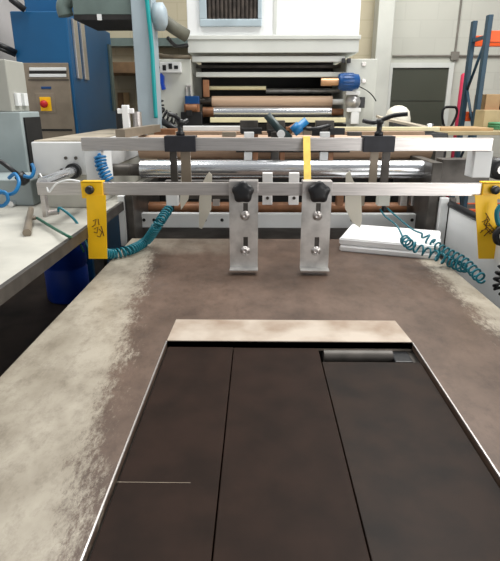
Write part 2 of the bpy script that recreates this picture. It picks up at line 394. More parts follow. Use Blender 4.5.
e = [P(x, y, 2.16) for x, y in ((46, 183), (58, 182), (50, 195), (56, 184), (70, 179), (82, 182))]
e = [P(40, 174, 2.3), P(46, 184, 2.2), P(49, 192, 2.165), P(56, 184, 2.16), P(68, 180, 2.16), P(80, 181.5, 2.165)]
solo('white_cable', 'thin white cable looped over the left end of the lower rail', 'cable', MB().tube(curve(e), .004), 'white')

# pale pedestal and electric box far left
t = thing('control_pedestal', 'pale grey machine pedestal at the left edge beside the white housing', 'machine', (-1.75, 3.2, WZ))
xr = P(25, 150, 3.0).x
box(-2.2, xr, 3.0, 3.27, WZ+.001, P(15, 112, 3.0).z, bev=.006).build('body', 'mint', t)
box(xr+.0005, xr+.01, 3.03, 3.25, WZ+.002, P(15, 112, 3.0).z-.03).build('side_panel', 'void', t, 'dark side panel')
t2 = thing('front_plinth', 'mint grey low block with blue air hoses at the left edge', 'machine', (-1.4, 2.5, WZ))
yp = 2.66
xq = P(32, 192, yp).x
box(-2.0, xq, yp, 2.99, WZ+.001, P(20, 180, yp).z, bev=.006).build('body', 'mint', t2)
c = P(14, 203, yp); MB().cyl((c.x, yp-.001, c.z), (c.x, yp-.04, c.z), .016).build('spigot', 'chrome', t2, 'bright metal spigot')
c = P(24, 177, 2.6)
t3 = thing('black_lever', 'black tube with knob sloping down to the mint block', 'lever', (c.x, 2.6, c.z))
MB().tube([P(-20, 150, 2.62), P(3, 163, 2.6), P(20, 176, 2.6)], .012).build('tube', 'black', t3)
MB().lathe(P(18, 174, 2.6), (.5, 0, -.6), [(0, .012), (.005, .028), (.05, .03), (.06, .02), (.062, 0)], 14).build('knob', 'black', t3)
for e, lab in (([P(9, 178, 2.5), P(15, 174, 2.48), P(19, 182, 2.45), P(15, 192, 2.42), P(6, 194, 2.42), P(-8, 186, 2.42)], 'bright blue air hose looping below the black lever knob'),
               ([P(-8, 196, 2.4), P(4, 192, 2.4), P(8, 200, 2.4), P(2, 206, 2.4), P(-8, 203, 2.4)], 'bright blue air hose curled at the left edge, lowest of the blue hoses'),
               ([P(24, 176, 2.55), P(31, 177, 2.55), P(34, 170, 2.57), P(32, 164, 2.59)], 'short bright blue air hose rising to the white housing')):
    solo('air_hose', lab, 'hose', MB().tube(curve(e), .009), 'brightblue', 'bright blue air hoses')
t = thing('electric_box', 'grey metal electric box on the pedestal left of the blue cabinet', 'electric box', (-1.6, 3.1, P(15, 112, 3.0).z))
xb = P(9, 90, 3.02).x
box(xb-.5, xb, 3.02, 3.26, P(5, 112, 3.02).z+.001, P(5, 59, 3.02).z, bev=.006).build('body', 'boxgrey', t)
for k in range(2): box(xb+.0, xb+.02, 3.07+.09*k, 3.12+.09*k, 1.60, 1.67, bev=.003).build('latch', 'white', t)

# ================================================================== blue cabinet
CY = 4.4
cx0, cx1 = P(16, 60, CY).x, P(71, 60, CY).x; cz = P(45, 11, CY).z
t = thing('switch_cabinet', 'tall blue switch cabinet with bronze control panel', 'cabinet', ((cx0+cx1)/2, CY+.5, 0))
box(cx0, cx1, CY, CY+1.25, 0, cz, bev=.008).build('body', 'blue', t)
box(cx0, cx1+.03, CY+.3, CY+.9, cz, cz+.5, bev=.008).build('top_box', 'blue', t)
pzt, pzb = P(50, 63, CY).z, P(50, 140, CY).z; pl, pr = P(27, 95, CY).x, P(72, 95, CY).x
pn = box(pl, pr, CY-.02, CY-.001, pzb, pzt, bev=.004).build('control_panel', 'stainless', t, 'bronze metal control panel')
mb = MB(); 
for y in (69, 75.5): pbox(29, 66, y-1.6, y+1.6, CY-.03, .012, mb=mb)
mb.build('meter_strip', 'white', pn, 'white meter strip')
pbox(29, 66, 71, 73.6, CY-.028, .009).build('meter_gap', 'void', pn)
pbox(28, 69, 79.5, 80.3, CY-.026, .006, 0).build('panel_seam', 'void', pn)
pbox(36, 55, 93, 113, CY-.026, .007).build('switch_plate', 'stainless', pn)
pbox(40, 51, 97, 111, CY-.034, .008).build('switch_surround', 'yellow', pn, 'yellow switch surround')
c = P(45, 104, CY-.034); MB().lathe((c.x, CY-.034, c.z), (0, -1, 0), [(0, .025), (.02, .03), (.035, .028), (.035, 0)], 16).build('rotary_switch', 'red', pn, 'red rotary switch')
pbox(41, 51, 86.5, 89, CY-.026, .006).build('name_plate', 'motorblue', pn, 'small blue name plate')
pbox(30, 72, 129, 131, CY-.026, .006, 0).build('panel_seam', 'void', pn)
for dx, w_ in ((0.0, .03), (.06, .02)):
    z0 = P(80, 78, CY).z
    box(cx1+.0005, cx1+.02, CY+.09+dx*3, CY+.09+dx*3+.10, z0, cz-.04, bev=.003).build('side_strip', 'alu', t, 'bright metal strip on the cabinet side')
box(cx1+.0005, cx1+.02, CY+1.1, CY+1.18, 1.55, cz-.12).build('side_strip', 'armgreen', t)
# tubes left of cabinet
solo('cable_sleeve', 'black sleeve crossing the plaster wall above the cabinet', 'pipe', MB().tube([P(-4, -22, 4.3), P(12, 0, 4.33), P(25, 10, 4.36)], .025), 'black')
mb = MB(); mb.tube([P(-4, 43, 4.25), P(16, 52, 4.38)], .02).tube([P(-4, 47, 4.25), P(15, 55, 4.38)], .015)
solo('cable_bundle', 'pair of black cables entering the left flank of the blue cabinet', 'cable', mb, 'black')
# ================================================================== column with overhead arm
KY = 3.7
kx0, kx1 = P(135, 70, KY).x, P(155.5, 70, KY).x; kz0 = HZ+.007
t = thing('gantry_column', 'pale blue-grey gantry column with overhead arm beside the blue cabinet', 'column', ((kx0+kx1)/2, KY, kz0))
box(kx0, kx1, KY, KY+.16, kz0, 2.75, bev=.006).build('post', 'columngrey', t)
az = P(100, 14, KY).z
box(P(72, 10, KY).x, kx0, KY+.02, KY+.14, az, az+.13, bev=.004).build('arm', 'armgreen', t, 'grey-green overhead arm')
box(P(72, 10, KY).x, kx0-.001, KY+.02, KY+.55, az-.03, az-.001).build('arm_tray', 'void', t, 'dark tray under the arm')
MB().tube(curve([P(66, 16, KY+.1), P(64, 6, KY+.1), P(70, -2, KY+.1), P(82, -5, KY+.1)]), .05, 12).build('arm_elbow', 'armgreen', t)
box(P(97, 17, KY).x, P(101, 17, KY).x, KY-.0, KY+.019, P(99, 20, KY).z, P(99, 14, KY).z).build('tag', 'white', t)
MB().lathe((kx1+.001, KY+.07, P(158, 15, KY).z), (1, 0, 0), [(0, 0), (0, .085), (.06, .085), (.08, .05), (.08, 0)], 20).build('end_drum', 'columngrey', t)
e = [P(146, -8, KY-.02), P(149, 20, KY-.02), P(152, 50, KY-.02), P(154, 85, KY-.02), P(156, 118, KY-.02)]
solo('teal_cable', 'straight teal cable running down the front of the gantry column', 'cable', MB().tube(curve(e), .014), 'tealbright')
e = [P(160, 30, 3.9), P(168, 40, 4.1), P(176, 47, 4.15), P(188, 46, 4.18)]
solo('duct_pipe', 'grey-brown duct pipe from the gantry column to the white hood', 'pipe', MB().tube([P(163, 20, 3.98), P(174, 28, 4.05), P(187, 36, 4.10)], .045, 14), 'ductgrey')
e = [P(155, 38, 3.9), P(153, 48, 3.9), P(160, 55, 4.0), P(176, 57, 4.15), P(190, 57, 4.2)]
solo('brown_cable', 'brown cable sagging beneath the duct pipe to the hood', 'cable', MB().tube(curve(e), .014), 'brownpipe')
e = [P(168, 38, 4.0), P(176, 46, 4.1), P(188, 45, 4.14)]
solo('black_cable', 'black cable drooping behind the duct pipe beside the hood', 'cable', MB().tube(curve(e), .014), 'black')
# far beam and leaning boards by the back-left wall
y = 6.2
solo('green_beam', 'green steel beam fixed along the beige wall behind the column', 'beam', box(P(60, 35, y).x, P(190, 35, y).x, y+.6, y+.79, P(120, 40, y).z, P(120, 31, y).z), 'armgreen')
mb = pbox(95, 150, 62, 73, 6.4, .58)
solo('wall_shelf', 'brown wooden wall shelf on the beige wall beyond the column', 'shelf', mb, 'wood')
for px, l in ((112, 'narrow wooden board leaning on the beige wall beside the blue cabinet'), (118, 'pale wooden board leaning on the beige wall nearer the gantry column')):
    b0 = P(px+5, 140, 6.2); t0 = P(px, 92, 6.7)
    solo('leaning_board', l, 'board', MB().prism([(b0.x, 6.2, 0), (b0.x+.07, 6.2, 0), (t0.x+.07, 6.95, t0.z), (t0.x, 6.95, t0.z)], (0, .03, .0)), 'wood' if px == 112 else 'card', 'leaning boards')

# ================================================================== print unit at the back
UY = 4.2
t = thing('printing_unit', 'large white printing unit with hood and rollers at the back', 'machine', (.12, 4.6, 0))
hx0, hx1 = P(188, 45, UY).x, P(358.5, 45, UY).x
hz0, hzm = P(275, 53, UY).z, P(275, 40, UY).z
box(hx0, hx1, UY-.02, UY+1.3, hz0, hzm, bev=.004).build('hood_skirt', 'hoodgrey', t)
box(hx0-.01, hx1+.01, UY-.03, UY+1.3, hzm+.0005, hzm+.03, bev=.004).build('hood_ledge', 'hoodgrey', t)
hb = box(hx0, hx1, UY, UY+1.3, hzm+.031, 3.3, bev=.006).build('hood', 'hood', t)
sm = P(275, 15, UY).x
box(sm-.012, sm+.012, UY-.006, UY-.0005, hzm+.04, 3.28).build('seam_strip', 'hoodgrey', hb)
mb = MB(); xa, xb = P(200, 10, UY).x, P(262, 10, UY).x; z0, z1 = P(230, 27, UY).z, 2.75
mb.box(xa, xb, UY-.03, UY-.001, z0, z0+.05, .004).box(xa, xa+.05, UY-.03, UY-.001, z0+.05, z1, .004).box(xb-.03, xb, UY-.03, UY-.001, z0+.05, z1, .004)
v = mb.build('vent_frame', 'lightsteelblue', t, 'pale metal frame of the filter vent')
mb = MB(); n = 12
for k in range(n):
    x = xa+.055+(xb-xa-.09)*k/n; mb.cyl((x+.015, UY-.012, z0+.05), (x+.015, UY-.012, z1), .012, seg=8)
mb.box(xa+.05, xb-.03, UY-.006, UY-.001, z0+.05, z1)
mb.build('filter_pleats', 'mesh', v, 'dark pleated filter')
for a, b, nm in ((157, 192, 'a'), (345, 375, 'b')):
    pl = box(P(a, 95, UY).x, P(b, 95, UY).x, UY, UY+1.2, 0, P(180, 59, UY).z, bev=.005).build('side_plate', 'greypanel', t)
box(P(192, 90, UY).x, P(345, 90, UY).x, UY+.75, UY+.8, .9, hz0, bev=0).build('back_panel', 'void', t, 'dark interior panel')
def ubar(name, px0, px1, py0, py1, Y, m, label=None, d=.05): pbox(px0, px1, py0, py1, Y, d, .004).build(name, m, t, label)
ubar('cross_beam', 192, 345, 56, 62, UY, 'hoodgrey'); ubar('cross_beam', 196, 345, 72, 77, UY+.05, 'hoodgrey')
ubar('cross_beam', 196, 345, 65, 68, UY+.3, 'darksteel')
pcylx(206, 266, 88, 2, UY+.12).build('thin_roller', 'cream', t); pcylx(266, 345, 91, 2.5, UY+.3).build('thin_roller', 'steel', t)
pcylx(212, 332, 101.5, 5.5, UY+.1).build('paper_roller', 'tan', t, 'tan covered roller')
pcylx(332, 344, 102, 3, UY+.1).build('roller_end', 'white', t)
pcylx(214, 331, 112.5, 5.5, UY+.05).build('steel_roller', 'chrome', t, 'polished steel roller')
for q in ((203, 214, 112, 5), (331, 345, 112, 3.5)): pcylx(*q, UY+.05).build('roller_journal', 'tandark', t, 'bronze roller journal')
mb = MB(); pcylx(192, 212, 101, 3.5, UY+.1, mb); mb.build('roller_journal', 'darksteel', t)
c = pbox(203, 209, 80, 97, UY+.02, .05).build('bearing_arm', 'tandark', t)
pbox(210, 346, 117.5, 122.5, UY-.1, .05).build('guide_bar', 'cream', t, 'cream guide bar')
pbox(190, 346, 124, 140, UY-.05, .04).build('lower_cover', 'void', t)
# left pneumatic cluster
mb = MB(); pbox(185, 199, 96, 104, UY-.07, .06, mb=mb); mb.build('air_valve', 'motorblue', t, 'dark blue air valve')
mb = MB(); pbox(184, 199, 104, 112, UY-.09, .07, mb=mb); pcylx(186, 197, 108, 3.5, UY-.1, mb); mb.build('gearbox', 'tandark', t)
mb = MB(); pbox(181, 202, 112, 128, UY-.1, .09, mb=mb); pbox(186, 192, 110, 116, UY-.12, .1, mb=mb); mb.build('bearing_base', 'black', t)
mb = MB(); pbox(186, 191, 85, 87, UY-.02, .02, mb=mb); pbox(186, 187.2, 86, 96, UY-.02, .02, mb=mb); pbox(190, 191.2, 86, 96, UY-.02, .02, mb=mb); mb.build('yoke', 'alu', t)
# right cluster
for q in ((346, 360, 91, 95, -.08), (347, 361, 108, 112, -.08), (351, 359, 112.2, 124, -.08), (352, 357, 88, 90.8, -.07)): pbox(*q[:4], UY+q[4], .075).build('bracket', 'white', t)
c = P(354, 102, UY-.08); MB().lathe((c.x, UY-.001, c.z), (0, -1, 0), [(0, .055), (.05, .055), (.055, .04), (.08, .04), (.08, .02), (.1, .02), (.1, 0)]).build('air_gauge', 'steel', t)
pbox(360, 365, 97, 108, UY-.04, .035).build('bracket', 'black', t)
for x in (342, 347.5): pbox(x, x+3.5, 58, 63, UY-.03, .025).build('pipe_clip', 'black', t)
for y in (62, 79): pbox(362, 366, y, y+4, UY-.01, .009).build('hinge', 'alu', t)
e = [P(358, 86, UY-.05), P(366, 90, UY-.1), P(372, 95, UY-.1), P(376, 101, UY-.06)]
MB().tube(curve(e), .004).build('cable', 'black', t)
# motor
c = P(338, 82, UY-.06); r = .060
t = thing('electric_motor', 'blue electric motor with copper shaft on the right printing plate', 'motor', (P(348, 82, UY-.06).x, UY-.06, c.z-r))
l = P(359, 82, UY-.06).x - c.x
mt = MB().lathe((c.x, UY-.08, c.z), (1, 0, 0), [(0, 0), (0, r*.85), (.015, r), (l*.72, r), (l*.74, r*.93), (l*.92, r*.9), (l, r*.6), (l, 0)], 24).build('body', 'motorblue', t)
mb = MB()
for k in range(16):
    an = 2*math.pi*k/16; y, z = math.cos(an)*r, math.sin(an)*r
    mb.cyl((c.x+.03, UY-.08+y, c.z+z), (c.x+l*.68, UY-.08+y, c.z+z), .004, seg=6)
mb.build('cooling_fins', 'motorblue', t)
MB().cyl((P(321, 82, UY-.08).x, UY-.08, c.z), (c.x, UY-.08, c.z), .028).build('shaft', 'copper', t, 'copper coloured shaft')
box(c.x+.03, c.x+l*.7, UY-.05, UY-.001, c.z-.05, c.z+.03).build('mounting_plate', 'darksteel', t)
# socket box on left plate
t = thing('socket_box', 'white socket box with three black sockets beside the column', 'socket', (P(170, 67, UY).x, UY, P(170, 72, UY).z))
pbox(160, 181, 62, 72.5, UY-.05, .049).build('case', 'white', t)
for x0, x1, y0, y1 in ((162.5, 166, 65, 70.5), (168.5, 172, 63.5, 69), (174, 178, 65.5, 69)): pbox(x0, x1, y0, y1, UY-.056, .005, .001).build('socket', 'black', t)
mb = MB(); mb.tube([P(154, 67, UY-.03), P(160, 67.5, UY-.03)], .008); mb.build('cord', 'black', t)
e = [P(155, 74, 4.13), P(159, 76, 4.12), P(159, 84, 4.12), P(161, 90, 4.13), P(158, 90, 4.14), P(155, 82, 4.14)]
solo('blue_rag', 'small blue cloth hanging on the grey plate below the socket box', 'cloth', MB().prism([P(x+4, y, 4.15) for x, y in ((154.5, 75), (157, 73), (159.5, 76), (159.5, 84), (161, 89), (158, 90), (156, 82))], (0, .049, 0)), 'drumblue')
e = [P(157, 97, 4.05), P(158, 104, 4.05), P(160, 112, 4.04), P(170, 118, 4.03), P(180, 120, 4.03)]
solo('spiral_cable', 'black spiral cable hanging in front of the grey plate', 'cable', MB().coil(e, .04, .007, 9), 'black')

# ================================================================== feed frame between table and printing unit
t = thing('feed_frame', 'low machine frame with polished crosswise rollers behind the rails', 'machine', (.1, 3.2, 0))
for x0, x1, z in ((-.725, -.685, 1.15), (.93, .985, 1.315)): box(x0, x1, 2.78, 4.1, 0, z, bev=.004).build('side_frame', 'darksteel', t)
rx0, rx1 = -.685, .93
def across(name, py, rpx, Y, m, label=None, x0=rx0, x1=rx1, seg=28):
    z = P(250, py, Y).z; r = (P(250, py-rpx, Y).z - P(250, py+rpx, Y).z)/2
    return MB().cyl((x0, Y, z), (x1, Y, z), r, seg=seg).build(name, m, t, label)
across('chrome_roller', 169, 9, 2.95, 'chrome', 'shiny chrome roller', P(141, 170, 2.95).x, P(432, 170, 2.95).x)
across('roller_journal', 170, 6, 2.95, 'darksteel', None, -.725, P(141, 170, 2.95).x)
across('roller_journal', 172, 5.5, 2.95, 'steel', None, P(432, 170, 2.95).x, .93)
across('paper_roller', 147, 12, 3.25, 'tan', 'tan paper covered roller', P(140, 145, 3.25).x, P(430, 145, 3.25).x)
across('lower_roller', 208, 6, 3.2, 'tandark', 'brown lower roller')
bar = lambda name, x0, x1, y0, y1, Y, m, d=.04, label=None: pbox(x0, x1, y0, y1, Y, d).build(name, m, t, label)
bar('cross_bar', 183, 242, 126, 131, 3.3, 'white'); bar('cross_bar', 335, 440, 127, 131, 3.35, 'cream')
bar('cross_bar', 175, 425, 131.5, 135, 3.45, 'tan')
fb = bar('front_beam', 136, 430, 214, 228, 2.97, 'white', .05, 'white front beam with bolt holes')
for px in (144, 154, 205, 222, 352, 412, 424): 
    c = P(px, 220, 2.97); MB().cyl((c.x, 2.968, c.z), (c.x, 2.98, c.z), .010, seg=10).build('bolt_hole', 'void', fb)
bar('front_beam', 165, 235, 181, 199, 2.75, 'darksteel', .06)
box(rx0, rx1, 3.55, 3.6, .2, 1.35).build('inner_panel', 'void', t)
box(rx0, rx1, 2.92, 3.5, .82, .84).build('floor_pan', 'darksteel', t)
box(rx0, rx1, 3.61, 4.08, 1.36, 1.40).build('deck', 'deck', t, 'tan deck plate')
bar('mount_plate', 119, 126, 196, 246, 2.785, 'white', .03); bar('mount_plate', 129, 135, 203, 232, 2.80, 'darksteel', .03)
bar('mount_plate', 438, 446, 198, 255, 2.745, 'white', .03); bar('mount_plate', 446.5, 453, 198, 258, 2.745, 'darksteel', .03)
# small mechanical pieces along the lower dark space
random.seed(3)
for px in (206, 216, 236, 268, 340, 362, 404, 414):
    h = random.uniform(6, 14); w2 = random.uniform(5, 9)
    bar('actuator', px-w2/2, px+w2/2, 206-h, 206, 3.05, random.choice(['alu', 'stainless', 'darksteel', 'tandark']), .05)
for px0, px1, y0, y1, m in ((241, 262, 128, 134, 'void'), (268, 290, 130, 137, 'void'), (286, 292, 127, 134, 'tandark'), (303, 312, 127, 135, 'stainless'), (312, 322, 129, 136, 'void'), (330, 345, 128, 135, 'black'), (222, 236, 132, 137, 'stainless'), (348, 362, 132, 136, 'darksteel')):
    bar('actuator', px0, px1, y0, y1, 3.05, m, .05)
bar('carriage_rail', 236, 350, 150, 152.5, 3.06, 'void', .04)
# rod behind lower rail
across('guide_rod', 190, 3, 2.62, 'darksteel', None, -.685, .93)

def slitter(px, label, lever=True, col='white'):
    Y = 3.1; c = P(px, 160, Y)
    t = thing('slitter_holder', label, 'machine part', (c.x, Y, c.z), 'holders on the tan roller')
    pbox(px-9, px+9, 120.5, 133, Y-.02, .06).build('carriage', 'darksteel', t)
    pbox(px-5, px+3, 150, 163, Y-.04, .05).build('clamp', col, t)
    pbox(px+4, px+9, 133, 161, Y-.03, .05).build('side_arm', 'tandark', t)
    pbox(px-3, px+4, 131.5, 152, Y-.06, .03).build('front_plate', 'darksteel', t)
    pbox(px-5, px+5, 132, 137.5, Y-.08, .019).build('cap', col, t)
    if lever:
        MB().tube([P(px+14, 139, Y-.1), P(px+2, 128, Y-.1), P(px-9, 115, Y-.1)], .022, 10).build('lever', 'armdark', t)
        c = P(px+5, 134, Y-.13); MB().cyl((c.x, Y-.06, c.z), (c.x, Y-.15, c.z), .022).build('pivot', 'white', t)
M['armdark'] = mat('dark_teal_lever', (28, 48, 50), .4)
slitter(249, 'white clamped holder on the tan roller left of the dark lever', False)
slitter(276, 'holder with dark teal lever on the tan roller', True, 'darksteel')
slitter(325, 'white and black holder on the tan roller right of the yellow strap', False)
c = P(297, 128, 3.05)
t = thing('air_fitting', 'bright blue air fitting between the lever and the yellow strap', 'fitting', (c.x, 3.05, c.z))
MB().lathe(P(293, 132, 3.05), (.6, 0, .5), [(0, 0), (0, .03), (.05, .032), (.055, .022), (.1, .022), (.1, 0)], 12).build('body', 'brightblue', t)
MB().cyl(P(288, 131, 3.08), P(296, 126, 3.08), .02).build('nozzle', 'tandark', t)
e = [P(300, 126, 3.05), P(308, 129, 3.05), P(318, 128, 3.05), P(333, 124, 3.1)]
solo('black_cable', 'black cable looping across the holders behind the yellow strap', 'cable', MB().tube(curve(e), .010), 'black')

# ================================================================== upper rail
RY = 2.42
uz1, uz0 = P(290, 138, RY).z, P(290, 151, RY).z
ux0, ux1 = P(81, 144, RY).x, P(493, 144, RY).x
t = thing('upper_rail', 'long aluminium upper rail spanning the machine above the chrome roller', 'rail', (.1, RY, uz0))
box(ux0, ux1, RY, RY+.04, uz0, uz1, bev=.002).build('beam', 'alu', t)
zb = P(95, 181, RY).z
b1 = box(P(85, 165, RY).x, P(102, 165, RY).x, RY+.005, RY+.175, zb, uz0, bev=.003).build('end_mount', 'white', t)
b2 = box(P(474, 165, RY).x, P(492, 165, RY).x, RY+.005, RY+.10, P(480, 178, RY).z, uz0, bev=.003).build('end_mount', 'white', t)
c = P(497, 169, RY+.05)
t = thing('roller_hub', 'black round roller hub beside the right end of the rails', 'hub', (c.x, RY+.1, c.z-.05))
MB().lathe((c.x+.01, RY+.03, c.z), (0, 1, 0), [(0, 0), (0, .035), (.01, .05), (.12, .05), (.12, 0)], 20).build('wheel', 'black', t)
MB().cyl((c.x+.01, RY+.02, c.z), (c.x+.01, RY+.029, c.z), .02).build('hub_cap', 'alu', t, 'pale hub cap')
box(.986, 1.25, 2.8, 2.9, 1.16, 1.33, bev=.004).build('bearing_plate', 'darksteel', t)
def rail_clamp(px0, px1, plab, ups, lever_dir):
    c = P((px0+px1)/2, 151, RY)
    t = thing('rail_clamp', plab, 'clamp', (c.x, RY, uz0), 'black clamps on the upper rail')
    x0, x1 = P(px0, 144, RY).x, P(px1, 144, RY).x
    mb = MB(); mb.box(x0, x1, RY-.02, RY-.0005, uz0-.003, uz1+.003, .002).box(x0, x1, RY-.02, RY+.06, uz1+.001, uz1+.009, .001).box(x0, x1, RY+.041, RY+.06, uz0-.003, uz1+.002, .002)
    mb.build('clamp_block', 'clampblack', t)
    mx = c.x
    MB().lathe((mx, RY+.02, uz1+.009), (0, 0, 1), [(0, 0), (0, .02), (.015, .02), (.02, .012), (.05, .012), (.055, .018), (.07, .018), (.075, 0)], 14).build('spindle', 'black', t)
    zt = uz1+.075
    MB().tube(curve([(mx-.07*lever_dir, RY+.05, zt+.0), (mx-.03*lever_dir, RY+.02, zt-.008), (mx, RY+.02, zt), (mx+.05*lever_dir, RY-.01, zt+.022), (mx+.11*lever_dir, RY-.03, zt+.03)]), .010, 10).build('lever', 'black', t)
    for (a, b, y1, m, dy) in ups:
        xa, xb = P(a, 165, RY).x, P(b, 165, RY).x
        box(xa, xb, RY+.061, RY+.075, P(a, y1, RY+.06).z, uz0+.03, bev=.001).build('upright', m, t)
rail_clamp(165, 196, 'black clamp with lever on the left half of the upper rail', ((168, 175, 187, 'darksteel', 0), (179, 189, 185, 'stainless', 0)), -.4)
rail_clamp(363, 394, 'black clamp with long lever on the right half of the upper rail', ((373, 381, 187, 'stainless', 0), (385, 393, 192, 'darksteel', 0)), 1)
# milky blades
BY = 2.56
def blade(pts, label):
    c = P(pts[0][0], pts[0][1], BY)
    solo('separator_blade', label, 'blade', MB().prism([P(x, y, BY) for x, y in pts], (.0, .008, 0)), 'blade', 'milky plastic separator blades')
blade([(206, 176), (209, 172), (212, 175), (211, 210), (207, 218), (202, 229), (199, 228), (199, 200), (201, 186)], 'milky plastic blade pointing down left of the left bracket plate')
blade([(181, 178), (184, 173), (189, 178), (190, 190), (188, 200), (181, 210), (180, 200)], 'short milky blade below the left rail clamp')
blade([(346, 174), (350, 171), (353, 180), (361, 192), (362, 220), (360, 228), (352, 222), (345, 208)], 'broad milky plastic blade above the white foam sheets')
# white guide blocks
for px, lab in ((267.5, 'white plastic guide block nearer the left bracket plate'), (294, 'white plastic guide block nearer the yellow strap')):
    c = P(px, 205, 2.56)
    t = thing('guide_block', lab, 'block', (c.x, 2.56, c.z), 'white guide blocks behind the lower rail')
    pbox(px-5, px+5, 173, 205, 2.55, .035, .003).build('body', 'foam', t)
    c = P(px, 198, 2.55); MB().cyl((c.x, 2.5495, c.z), (c.x, 2.546, c.z), .008, seg=12).build('screw', 'darksteel', t)
# small air cylinders where the spiral hoses start
for px, lab in ((172, 'small white air cylinder above the left spiral hose'), (384, 'small grey air cylinder above the pair of spiral hoses')):
    c = P(px, 207, 2.58); t = thing('air_cylinder', lab, 'cylinder', (c.x, 2.6, c.z), None)
    pbox(px-6, px+6, 193, 206, 2.56, .05).build('body', 'white' if px < 200 else 'greypanel', t)
    c = P(px, 209, 2.58); MB().cyl((c.x, 2.585, c.z-.01), (c.x, 2.585, c.z+.03), .012).build('port', 'black', t)

# ================================================================== lower rail
t = thing('lower_rail', 'flat aluminium lower rail carrying the bracket plates and yellow tags', 'rail', (.1, LY, lz0))
lx0, lx1 = P(37, 189, LY).x, P(500, 189, LY).x+.03
box(lx0, lx1, LY, LYB, lz0, lz1, bev=.0015).build('beam', 'alu', t)
def bracket(px0, px1, kx, label):
    Y = LY-.022; xa, xb = P(px0, 230, Y).x, P(px1, 230, Y).x; zt = P(250, 193, Y).z; zf = TZ+.020
    xm = (xa+xb)/2
    t = thing('bracket_plate', label, 'bracket', (xm, LY, zf), 'steel bracket plates on the lower rail')
    hw = .010; xs = xm+.008
    s1 = (P(250, 203, Y).z, P(250, 217, Y).z); s2 = (P(250, 237, Y).z, P(250, 252, Y).z)
    mb = MB()                                       # plate with two vertical slots
    gx = [xa, xs-hw, xs+hw, xb]; gz = [zf, s2[1], s2[0], s1[1], s1[0], zt]
    V = [(x, y, z) for y in (Y, Y+.004) for z in gz for x in gx]; n = 24; F = []
    for j in range(5):
        for i in range(3):
            if i == 1 and j in (1, 3): continue
            q = [j*4+i, j*4+i+1, (j+1)*4+i+1, (j+1)*4+i]; F += [tuple(q), tuple(n+v for v in reversed(q))]
    for j in range(5): F += [(4*j, 4*j+4, n+4*j+4, n+4*j), (4*j+3, n+4*j+3, n+4*j+7, 4*j+7)]
    for j in (1, 3): F += [(4*j+1, n+4*j+1, n+4*j+5, 4*j+5), (4*j+2, 4*j+6, n+4*j+6, n+4*j+2), (4*j+1, 4*j+2, n+4*j+2, n+4*j+1), (4*j+5, n+4*j+5, n+4*j+6, 4*j+6)]
    for i in range(3): F += [(i, n+i, n+i+1, i+1), (20+i, 21+i, n+21+i, n+20+i)]
    mb.add(V, F); mb.build('plate', 'steel', t)
    box(xa, xb, Y-.048, Y-.0003, zf, zf+.005, bev=.001).build('foot_flange', 'steel', t)
    box(xm-.035, xm+.045, Y+.0045, Y+.02, s2[1]-.02, s1[0]+.02).build('backing_strip', 'darksteel', t)
    mb = MB(); mb.box(xa, xb, Y-.004, LY-.0005, zt+.0005, lz1+.012, .002).box(xa, xb, LY-.001, LYB+.012, lz1+.0005, lz1+.012, .002)
    mb.build('clamp_head', 'darksteel' if False else 'alu', t)
    for z0, z1 in (s1, s2):
        z = z1+.006
        MB().lathe((xs-.002, Y-.0002, z), (0, -1, 0), [(0, 0), (0, .021), (.003, .021), (.0035, .013), (.008, .013), (.01, .010), (.010, .005), (.006, .004), (.006, 0)], 20).build('bolt', 'alu', t)
    kc = Vector((P(kx, 192, Y-.02).x, Y-.004, P(kx, 192, Y-.02).z))
    mb = MB(); N = 60; V = []                      # five lobed star knob
    for d, s in ((0, .7), (.006, .95), (.02, 1), (.028, .88), (.03, .45)):
        for i in range(N):
            an = 2*math.pi*i/N + math.pi/2; rr = (.044 + .0038*math.cos(5*an-math.pi/2*5))*s
            V.append((kc.x+rr*math.cos(an), kc.y-.006-d, kc.z+rr*math.sin(an)))
    F = [(k*N+i, k*N+(i+1) % N, (k+1)*N+(i+1) % N, (k+1)*N+i) for k in range(4) for i in range(N)] + [tuple(range(4*N, 5*N)), tuple(range(N))]
    mb.add(V, F, True); mb.cyl(kc, kc-Vector((0, .007, 0)), .016, seg=14)
    mb.build('star_knob', 'black', t, 'black star knob')
bracket(229.5, 258, 243, 'steel bracket plate with two slots left of the white guide blocks')
bracket(301, 330, 319, 'steel bracket plate with two slots below the yellow strap')
# yellow tags
def ytag(px, top0, top1, pl0, pl1, label, strokes):
    Y = LY-.012
    x0, x1 = P(top0, 189, Y).x, P(top1, 189, Y).x
    t = thing('yellow_tag', label, 'tag', ((x0+x1)/2, Y, P(px, 258, Y).z), 'yellow tags on the lower rail')
    mb = MB(); mb.box(x0, x1, Y, LY-.0005, lz0-.012, lz1+.006, .002).box(x0, x1, Y, LYB+.01, lz1+.0005, lz1+.006, .001)
    mb.build('rail_hook', 'yellow', t)
    a, b, c2, d2 = P(pl0, 196, Y).x, P(pl1, 196, Y).x, P(pl0+3, 258, Y).x, P(pl1+2, 258, Y).x
    zt, zl = P(px, 195, Y).z, P(px, 258, Y).z
    MB().prism([(a, Y-.004, zt), (b, Y-.004, zt), (d2, Y-.012, zl), (c2, Y-.012, zl)], (0, .0038, 0)).build('plate', 'yellow', t)
    k = P(top0+.45*(top1-top0), 189.5, Y); MB().lathe((k.x, Y, k.z), (0, -1, 0), [(0, 0), (0, .012), (.006, .018), (.022, .018), (.026, .012), (.026, 0)], 18).build('knob', 'black', t, 'black round knob')
    mb = MB()
    for s in strokes:
        pts = []
        for x, y in s:
            q = P(x, y, Y-.009); f = (q.z-zl)/(zt-zl); pts.append((q.x, Y-.012+.008*f-.0002, q.z))
        mb.tube(pts, .0022, 5)
    mb.build('handwriting', 'ink', t, 'faint dark handwriting')
